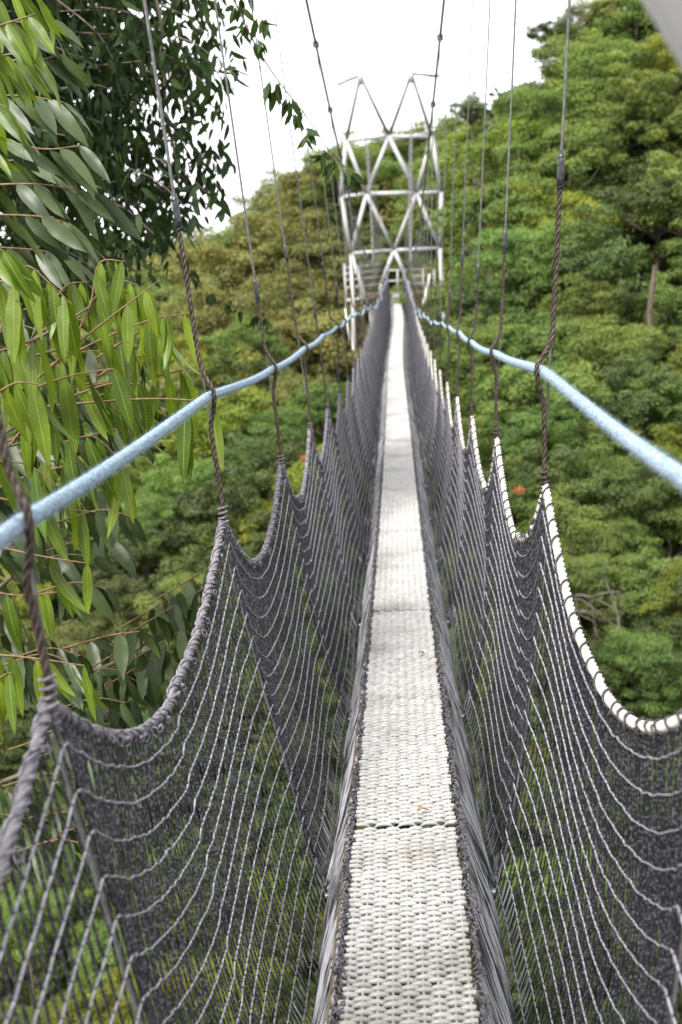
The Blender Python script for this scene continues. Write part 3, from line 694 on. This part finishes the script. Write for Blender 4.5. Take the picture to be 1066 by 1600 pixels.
for row, py in enumerate(np.arange(40, 560, 74)):
    for px in np.arange(706 + (row % 2) * 38, 1180, 76):
        x, y = px + random.uniform(-20, 20), py + random.uniform(-20, 20)
        if y < np.interp(x, *zip(*SKY_R)) + 78: continue
        Yd = yR(y) * 1.09 + 1.5
        if x < 775 and y < 480: Yd = max(Yd, 86)
        kind = random.choices(['green', 'dark'], [.8, .2])[0]
        lab = 'leafy mid green tree packed into the steep forest slope on the right' if kind == 'green' else 'dark green tree packed into the steep forest slope on the right'
        forest_tree(at(x, y, Yd), random.uniform(70, 92) * Yd / 2000, kind, lab, 'trees on the right-hand forest slope')
# a few deeper trees in the hollow
for px, py in ((965, 430), (1045, 470), (1010, 560), (1000, 380)):
    forest_tree(at(px, py, 58), 2.6, 'dark', 'dark green tree packed into the steep forest slope on the right', 'trees on the right-hand forest slope')
# far ridge left of and behind the tower, then the gully below the bridge
SKY_L = [(150, 470), (215, 408), (260, 388), (330, 384), (385, 376), (410, 345), (428, 300), (470, 262), (520, 246), (560, 232), (600, 212), (660, 205), (700, 172), (760, 160)]
def yL(py): return float(np.interp(py, [200, 420, 560, 750, 1000, 1300, 1700], [98, 88, 66, 50, 38, 30, 24]))
for row, py in enumerate(np.arange(230, 1720, 66)):
    for px in np.arange(-40 + (row % 2) * 35, 760, 70):
        x, y = px + random.uniform(-20, 20), py + random.uniform(-20, 20)
        if y < np.interp(x, *zip(*SKY_L)) + 38: continue
        if 560 < x < 690 and y > 470: continue
        if x > 660 and y > 450: continue
        Yd = yL(y) * random.uniform(.95, 1.06)
        if x > 470 and y < 500: Yd = max(Yd, 84)
        rp = random.uniform(58, 86)
        if y < 560: kind = random.choices(['olive', 'green', 'yellow', 'dark'], [.80, .14, .04, .02] if x < 520 else [.12, .6, .22, .06])[0]
        elif y < 1280: kind = random.choices(['green', 'yellow', 'dark', 'olive'], [.36, .26, .24, .14])[0]
        else: kind = random.choices(['green', 'yellow', 'dark'], [.25, .6, .15])[0]
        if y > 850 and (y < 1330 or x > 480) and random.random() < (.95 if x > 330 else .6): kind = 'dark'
        w = {'olive': 'olive brown', 'green': 'mid green', 'yellow': 'bright yellow green', 'dark': 'dark green'}[kind]
        zone = 'on the far ridge behind the tower' if y < 560 else 'in the deep gully below the left net'
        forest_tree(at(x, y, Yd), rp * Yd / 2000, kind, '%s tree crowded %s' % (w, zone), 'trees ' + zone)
for px, py, kd in ((412, 372, 'olive'), (440, 338, 'olive'), (468, 318, 'olive'), (497, 302, 'olive'), (528, 290, 'olive'), (560, 278, 'green'), (592, 262, 'green'), (625, 252, 'green'), (655, 250, 'green'), (455, 375, 'green'), (505, 352, 'olive'), (545, 335, 'green'), (600, 310, 'green'), (260, 432, 'olive'), (320, 428, 'olive')):
    forest_tree(at(px, py, 94), 58 * 94 / 2000, kd, '%s tree crowded on the far ridge behind the tower' % {'olive': 'olive brown', 'green': 'mid green'}[kd], 'trees on the far ridge behind the tower')
# skyline trees with a shape of their own
forest_tree(at(877, 60, 67), 1.35, 'dark', 'dark round tree crown standing alone on the right-hand skyline', None)
forest_tree(at(930, 40, 68), 1.7, 'olive', 'olive tinged tree on the skyline beside the dark round crown', None)
forest_tree(at(738, 175, 78), 1.1, 'dark', 'small dark tree poking above the slope just right of the tower', None)

# bare trunk in the hollow and grey dead branches lower down
def branch_tree(root, base, up, length, r, depth, g, mb):
    P = [base]; d = up
    for k in range(5):
        d = norm((d + g.normal(0, .22 if r < .1 else .05, 3))[None])[0]; P.append(P[-1] + d * length / 5)
    P = np.array(P); mb.tubes(smooth_path(P, 3)[None], np.linspace(r, r * .45, 16), 6)
    if depth:
        for k in range(3):
            j = g.integers(2, 6); dd = norm((d + g.normal(0, .75, 3))[None])[0]
            branch_tree(root, P[j], dd, length * .62, r * .5, depth - 1, g, mb)
def bare_tree(px, py, Yd, length, r, up, label, seed, mname='pale_bark'):
    b = at(px, py, Yd); root = thing('bare_tree', tuple(b), label, 'tree'); g = np.random.default_rng(seed); mb = MB()
    z0 = float(ground_z(b[0], b[1])) - .3 - b[2]
    mb.tubes(smooth_path([[0, 0, min(z0, -.5)], [.1, 0, min(z0, -.5) * .4], [0, 0, 0]], 6)[None], np.linspace(r * 1.4, r, 13), 7)
    branch_tree(root, np.zeros(3), np.array(up, float), length, r, 3 if r < .1 else 0, g, mb); mb.build('trunk', M[mname], root)
bare_tree(1012, 600, 48, 4.4, .16, (-.05, 0, 1), 'brown tree trunk standing in the dark hollow of the right-hand slope', 3, 'bark')
bare_tree(1010, 1010, 33, 2.6, .05, (-.6, -.2, .6), 'bare grey dead branches among the shrubs on the right', 5)
bare_tree(900, 930, 34, 1.8, .05, (.7, -.2, .4), 'thin bare grey branches low on the slope beside the right net', 8)

# red and orange flowers among the leaves
for (px, py, Yd, lab) in ((812, 766, 34, 'small cluster of red flowers seen past the right net'), (478, 716, 42, 'tiny orange red flowers beside the left net'), (880, 990, 28, 'orange leaves low in the shrubs by the right rope'), (415, 255, 30, None)):
    if lab is None: continue
    c = at(px, py, Yd); mb = MB(); n = 60; t0 = (np.array([[0, 0, 0], [1, .45, .12], [0, 1, -.05], [-1, .45, .12]]), np.zeros(4), np.array([[0, 1, 2, 3]]), np.zeros((4, 2)))
    q = rnd_dirs(n) * np.array([.13, .10, .05]) * Yd / 34; nr_ = norm(q + [0, -.15, .25] + rng.normal(0, .1, (n, 3)))
    add_leaves(mb, t0, q, norm(np.cross(nr_, rnd_dirs(n))), nr_, .10, .035, rng.random(n))
    mb.tubes(np.array([[[0, .2, -.3], [0, .1, -.15], [0, 0, 0]]]), .012, 4, mi=1)
    o = mb.build('flower_cluster', [M['flower'], M['twig']], smooth=False); o.location = c; tag(o, lab, 'flowers')

# undergrowth on the ground in view
n = 70000
ux = rng.uniform(-32, 26, n); uy = rng.uniform(6, 112, n); k = (np.abs(ux + 2) < .40 * uy + 2); ux, uy = ux[k], uy[k]; n = len(ux)
O = np.stack([ux, uy, ground_z(ux, uy) + rng.uniform(0, .9, n)], 1); nr_ = norm(rng.normal(0, .5, (n, 3)) + [0, -.3, .8])
mb = MB(); t0 = (np.array([[0, 0, 0], [1, .45, .12], [0, 1, -.05], [-1, .45, .12]]), np.zeros(4), np.array([[0, 1, 2, 3]]), np.zeros((4, 2)))
add_leaves(mb, t0, O, norm(np.cross(nr_, rnd_dirs(n))), nr_, rng.uniform(.25, .6, n), rng.uniform(.08, .2, n), rng.random(n))
tag(mb.build('undergrowth', M['under'], smooth=False), 'dark green undergrowth covering the gully floor and slopes', 'undergrowth', kind='stuff')

# ------------------------------------------------------------------ the near trees on the left
TPL = [leaf_template(wave=.10, fold=.14, bend=b) for b in (.15, .45, .8)]
def twig_leaves(mb, tw_mb, pts, Yd, n, lpx, s0=.3, droop=1., spread=.5, wid=.096, face=.7, tone=(.3, .9), r=.0035, dirx=0.):
    P = np.array([at(x, y, Yd + (dy if len(q) == 3 else 0)) for q in pts for (x, y, dy) in [(q if len(q) == 3 else (*q, 0))]])
    Q = smooth_path(P, 8) if len(P) > 2 else resample(P, .02)[0]
    tw_mb.tubes(Q[None], np.linspace(r * 1.5, r * .6, len(Q)), 5)
    L = np.linspace(s0, 1, n) + rng.normal(0, .015, n); ix = np.clip(L * (len(Q) - 1), 0, len(Q) - 1)
    O = np.stack([np.interp(ix, np.arange(len(Q)), Q[:, i]) for i in range(3)], 1)
    T = norm(np.gradient(Q, axis=0))[np.clip(ix.astype(int), 0, len(Q) - 1)]
    sgn = np.where(np.arange(n) % 2, 1, -1)[:, None]
    side = norm(np.cross(T, [0, 0, 1.0])) * sgn
    D = np.array([dirx, 0, -droop]) + side * spread * rng.uniform(.1, .7, (n, 1)) + T * rng.uniform(-.05, .18, (n, 1)) + rng.normal(0, .09, (n, 3))
    Nn = np.array([0, -face, .35]) + side * .6 + rng.normal(0, .38, (n, 3))
    ln = lpx * Yd / 2000 * rng.uniform(.72, 1.12, n); tn = rng.uniform(*tone, n)
    for k in range(3):
        m = (np.arange(n) + rng.integers(3)) % 3 == k
        if m.any(): add_leaves(mb, TPL[k], O[m] , D[m], Nn[m], ln[m], ln[m] * wid * rng.uniform(.85, 1.15, m.sum()), tn[m])
    return Q

def limb(mb, pts, r0, r1, sides=7):
    Q = smooth_path(pts, 8); mb.tubes(Q[None], np.linspace(r0, r1, len(Q)), sides)

# tree with long drooping bright leaves
g0 = np.array([-3.6, 5.6, float(ground_z(-3.6, 5.6))])
bt = thing('drooping_leaf_tree', tuple(g0), 'near tree with long drooping bright green leaves reaching in from the left', 'tree')
lv, tg, br = MB(), MB(), MB()
T_ = [([(60, 590), (121, 537), (180, 490), (250, 437)], 4.65, 13, 98, .5), ([(80, 570), (170, 525), (235, 500), (288, 490)], 4.75, 12, 108, .45), ([(40, 615), (70, 600), (120, 585), (178, 576)], 4.45, 13, 122, .35),
      ([(60, 636), (150, 628), (235, 623), (310, 626), (337, 629)], 4.6, 11, 158, .42), ([(-10, 715), (20, 690), (58, 638), (92, 640)], 4.5, 9, 112, .45), ([(0, 520), (15, 460), (40, 416), (75, 440), (112, 475)], 4.5, 19, 118, .35),
      ([(100, 560), (140, 480), (155, 412), (196, 408)], 4.8, 15, 95, .4), ([(40, 690), (100, 690), (150, 684), (205, 740)], 4.7, 12, 128, .3), ([(-20, 850), (60, 868), (136, 880)], 4.6, 8, 122, .4),
      ([(-40, 1020), (50, 1028), (132, 1040)], 4.3, 11, 98, .2), ([(-40, 560), (10, 545), (60, 530)], 4.3, 12, 130, .1), ([(-30, 720), (40, 725), (90, 760)], 4.9, 9, 120, .2), ([(-40, 640), (20, 600), (60, 600)], 4.2, 10, 135, .1),
      ([(-40, 770), (60, 790), (150, 800)], 5.0, 10, 105, .3), ([(-40, 470), (0, 440), (30, 450)], 4.2, 9, 125, .2), ([(150, 590), (200, 560), (240, 555)], 5.0, 9, 115, .2), ([(-40, 1110), (0, 1060), (20, 1050)], 4.1, 6, 110, .3),
      ([(110, 620), (170, 600), (215, 600)], 4.9, 10, 120, .2), ([(150, 560), (215, 520), (262, 500)], 5.0, 14, 110, .2), ([(150, 620), (240, 590), (300, 575)], 5.1, 12, 105, .3), ([(60, 520), (100, 450), (140, 440)], 5.0, 14, 105, .2), ([(120, 500), (175, 440), (215, 445)], 5.0, 14, 100, .2), ([(-40, 600), (60, 575), (120, 560)], 5.1, 14, 130, .1), ([(0, 700), (80, 720), (140, 740)], 5.2, 12, 120, .1), ([(-40, 920), (30, 930), (90, 925)], 5.0, 10, 110, .2), ([(20, 560), (90, 500), (130, 500)], 4.95, 12, 110, .2)]
for pts, Yd, n_, lp, s0 in T_: twig_leaves(lv, tg, pts, Yd, max(5, int(n_ * .78)), lp, s0, tone=(0, 1) if lp > 108 else (.3, 1))
# upper-left sprays, larger and closer, pointing right and down
for pts, Yd, n_, lp in (([(-60, 60), (0, 40), (55, 22)], 3.9, 11, 88), ([(-60, 100), (0, 88), (50, 78)], 4.0, 11, 90), ([(-50, 190), (-10, 165), (12, 168)], 3.5, 8, 92), ([(-40, 20), (20, -12), (70, -5)], 4.0, 9, 88), ([(-50, 260), (-20, 235), (0, 238)], 3.5, 6, 66), ([(-50, 400), (-15, 385), (5, 392)], 3.4, 6, 110)):
    twig_leaves(lv, tg, pts, Yd, n_, lp, .2, droop=.85, spread=.8, wid=.105, dirx=.42, tone=(0, .65))
t0_ = np.array([-3.6, 5.6, 0])
for zz, tgt in ((.5, at(-30, 560, 4.6)), (.2, at(-30, 690, 4.6)), (-.4, at(-30, 860, 4.6)), (-.9, at(-50, 1030, 4.3)), (1.6, at(-60, 90, 3.7)), (1.3, at(-50, 250, 3.5)), (.9, at(-40, 420, 4.2))):
    limb(br, [t0_ + [0, 0, zz - .5] - g0, (t0_ + [.8, -.3, zz]) - g0, tgt - g0], .035, .009)
for a, b, r in ((at(-30, 560, 4.6), at(120, 537, 4.65), .008), (at(-30, 690, 4.6), at(60, 636, 4.6), .008), (at(-30, 690, 4.6), at(40, 690, 4.7), .008), (at(-30, 560, 4.6), at(140, 480, 4.8), .007), (at(-30, 560, 4.6), at(15, 460, 4.5), .007)):
    limb(br, [a - g0, (a + b) / 2 - g0 + [0, .02, -.02], b - g0], r, .004, 6)
limb(br, [[0, 0, -.3], [.1, .1, -g0[2] * .5], [0, 0, -g0[2] + .3], [-.3, .2, -g0[2] + 4.5]], .22, .05, 10)
for b in (lv, tg): b.v = [v - g0 for v in b.v]
merge(lv, tg); lv.build('crown', [M['leaf_bright'], M['twig']], bt); br.build('trunk', M['bark'], bt)

# darker glossy-leaved tree behind it
g1 = np.array([-4.2, 6.6, float(ground_z(-4.2, 6.6))])
dt = thing('glossy_leaf_tree', tuple(g1), 'near tree with broad dark glossy leaves filling the left edge', 'tree')
lv, tg, br = MB(), MB(), MB()
D_ = [([(-40, 205), (60, 232), (125, 228)], 4.9, 14, 98), ([(-40, 290), (60, 288), (150, 303)], 5.0, 15, 105), ([(-40, 335), (60, 338), (110, 350)], 4.9, 12, 100), ([(-40, 150), (40, 150), (100, 160)], 5.0, 13, 88),
      ([(-40, 90), (50, 95), (95, 85)], 5.2, 12, 85), ([(-30, 385), (50, 390), (100, 398)], 5.2, 12, 92), ([(-30, 30), (40, 35), (85, 30)], 5.2, 12, 85), ([(-30, 255), (40, 250), (80, 258)], 5.3, 12, 95), ([(-30, 435), (40, 445), (80, 455)], 5.3, 11, 92)]
for pts, Yd, n_, lp in D_: twig_leaves(lv, tg, pts, Yd, n_, lp, .15, droop=.55, spread=.9, wid=.110, tone=(.0, 1.), dirx=.5, face=.3)
# lower shrubby mass
for q in range(72):
    x, y = rng.uniform(-60, 170), rng.uniform(480, 1330); 
    twig_leaves(lv, tg, [(x - 70, y + 20), (x, y), (x + 50, y + rng.uniform(-10, 25))], rng.uniform(5.0, 6.3), 9, 75, .1, droop=.5, spread=1., wid=.13, tone=(0, .8), face=.2, dirx=.15)
for x, y in ((215, 1000), (250, 960), (235, 1030), (265, 935), (300, 930), (190, 1060), (275, 990), (225, 1080), (150, 1130), (305, 900)):
    twig_leaves(lv, tg, [(x - 75, y + 45), (x - 20, y + 12), (x + 25, y - 15)], rng.uniform(5.4, 6.2), 8, 82, .2, droop=.6, spread=1., wid=.14, tone=(0, 1.), face=.4)
t1_ = np.array([-4.2, 6.6, 0])
for zz, tgt in ((1.5, at(-40, 205, 5.)), (1.2, at(-40, 300, 5.)), (2., at(-40, 90, 5.2)), (.8, at(-30, 430, 5.3)), (-.5, at(100, 1060, 5.8)), (-.9, at(20, 900, 5.6)), (-1.4, at(60, 1200, 5.8)), (-.2, at(40, 700, 5.8))):
    limb(br, [t1_ + [0, 0, zz - .5] - g1, (t1_ + [.9, -.4, zz]) - g1, tgt - g1], .04, .01)
limb(br, [at(100, 1060, 5.8) - g1, at(190, 1030, 5.8) - g1, at(300, 950, 5.8) - g1], .012, .005)
limb(br, [[0, 0, -.3], [.15, .1, -g1[2] * .5], [0, 0, -g1[2] + .3], [-.2, .2, -g1[2] + 4.8]], .25, .05, 10)
for b in (lv, tg): b.v = [v - g1 for v in b.v]
merge(lv, tg); lv.build('crown', [M['leaf_dark'], M['twig']], dt); br.build('trunk', M['bark'], dt)

# tall small-leaved tree against the sky
g2 = np.array([-5.4, 10.5, float(ground_z(-5.4, 10.5))])
st = thing('small_leaf_tree', tuple(g2), 'tall dark tree with small hanging leaves against the white sky, top left', 'tree')
lv, tg, br = MB(), MB(), MB()
EDGE = [(-200, 345), (0, 345), (60, 352), (125, 330), (180, 300), (240, 300), (275, 335), (300, 325), (345, 285), (390, 255), (430, 190), (480, 130), (520, 60)]
S_T = leaf_template(3, 5, 0., .1, .3)
small = []
def spray(c, n, rx, rz):
    off = rng.standard_normal((n, 3)) * [rx, rx, rz]; O = c + off
    D = rng.normal(0, .42, (n, 3)) + [0, 0, -.8]; Nn = rng.standard_normal((n, 3)) + [0, -.4, .2]
    ln = rng.uniform(.085, .17, n)
    add_leaves(lv, S_T, O, D, Nn, ln, ln * rng.uniform(.12, .18, n), rng.random(n) * rng.uniform(.2, .9))
cent = []
while len(cent) < 250:
    x, y = rng.uniform(-80, 350), rng.uniform(-120, 500)
    e = np.interp(y, *zip(*[(b, a) for a, b in [(q[1], q[0]) for q in EDGE]])) - 18
    if x > e: continue
    if x > 200 and rng.random() < (.45 if y > 130 else .2): continue
    if y > 380 and rng.random() < .4: continue
    cent.append((x, y))
hub = at(-60, 170, 10.5)
for x, y in cent:
    Yd = rng.uniform(8.8, 11.6); c = at(x, y, Yd); spray(c, int(rng.uniform(30, 58)), rng.uniform(.09, .2), rng.uniform(.09, .18))
    if rng.random() < .95:
        a = c + np.array([-.5, 0, .15]) + rng.normal(0, .15, 3); limb(tg, [a, (a + c) / 2 + rng.normal(0, .05, 3), c], .008, .003, 4)
# fringe sprays hanging at the crown's edge
for x, y in ((345, 12), (330, 60), (352, 108), (322, 132), (300, 180), (285, 205), (300, 160), (318, 245), (338, 262), (300, 290), (322, 300), (285, 318), (262, 330), (290, 345), (240, 365), (205, 395), (225, 330), (180, 420), (165, 440), (255, 300), (262, 262), (285, 250), (150, 455), (120, 470)):
    c = at(x, y, rng.uniform(8.8, 9.6)); spray(c, 18, .08, .08); a = c + np.array([-.35, .1, .25]); limb(tg, [a, (a + c) / 2 + [0, 0, .04], c], .006, .0025, 4)
# long thin twigs with a few leaves that reach across the hangers
def thin_twig(pts, Yd, nodes, n=7):
    P = smooth_path([at(x, y, Yd) for x, y in pts], 10); tg.tubes(P[None], np.linspace(.006, .0022, len(P)), 5)
    for x, y in nodes:
        c = at(x, y, Yd); O = c + rng.normal(0, .014, (n, 3)); D = rng.normal(0, .35, (n, 3)) + [0, 0, -1]
        ln = rng.uniform(.07, .13, n); add_leaves(lv, S_T, O, D, rng.standard_normal((n, 3)) + [0, -.6, 0], ln, ln * .17, rng.uniform(.4, 1, n))
thin_twig([(330, -40), (365, 0), (395, 62), (432, 122), (485, 190), (520, 245), (552, 285)], 7.2, [(382, 35), (400, 70), (420, 135), (432, 130), (448, 160), (462, 175), (480, 205), (505, 235), (522, 252), (545, 272), (410, 30), (375, 15)])
thin_twig([(250, 360), (280, 400), (300, 430), (330, 463), (385, 487), (420, 500)], 10.5, [(285, 400), (300, 425), (308, 440), (330, 462), (355, 475), (375, 485), (400, 492), (415, 498)])
for k in range(16):
    x, y = rng.uniform(60, 320), rng.uniform(-60, 380); limb(br, [hub - g2, (hub + at(x, y, 10.3)) / 2 + [0, 0, -.2] - g2, at(x, y, 10.) - g2], .05, .012, 6)
limb(br, [[0, 0, -.3], [.2, 0, -g2[2] * .5], [.3, 0, -g2[2] + .5], hub - g2, hub - g2 + [-.2, 0, 2.2]], .3, .08, 10)
for x0, y0, x1, y1 in ((245, 0, 250, 90), (205, 100, 212, 280), (255, 110, 250, 200), (265, 200, 278, 330)):
    limb(tg, [at(x0, y0, 9.3), at((x0 + x1) / 2 + 6, (y0 + y1) / 2, 9.3), at(x1, y1, 9.3)], .012, .006, 5)
for b in (lv, tg): b.v = [v - g2 for v in b.v]
merge(lv, tg); lv.build('crown', [M['leaf_small'], M['bark']], st, smooth=False); br.build('trunk', M['bark'], st)
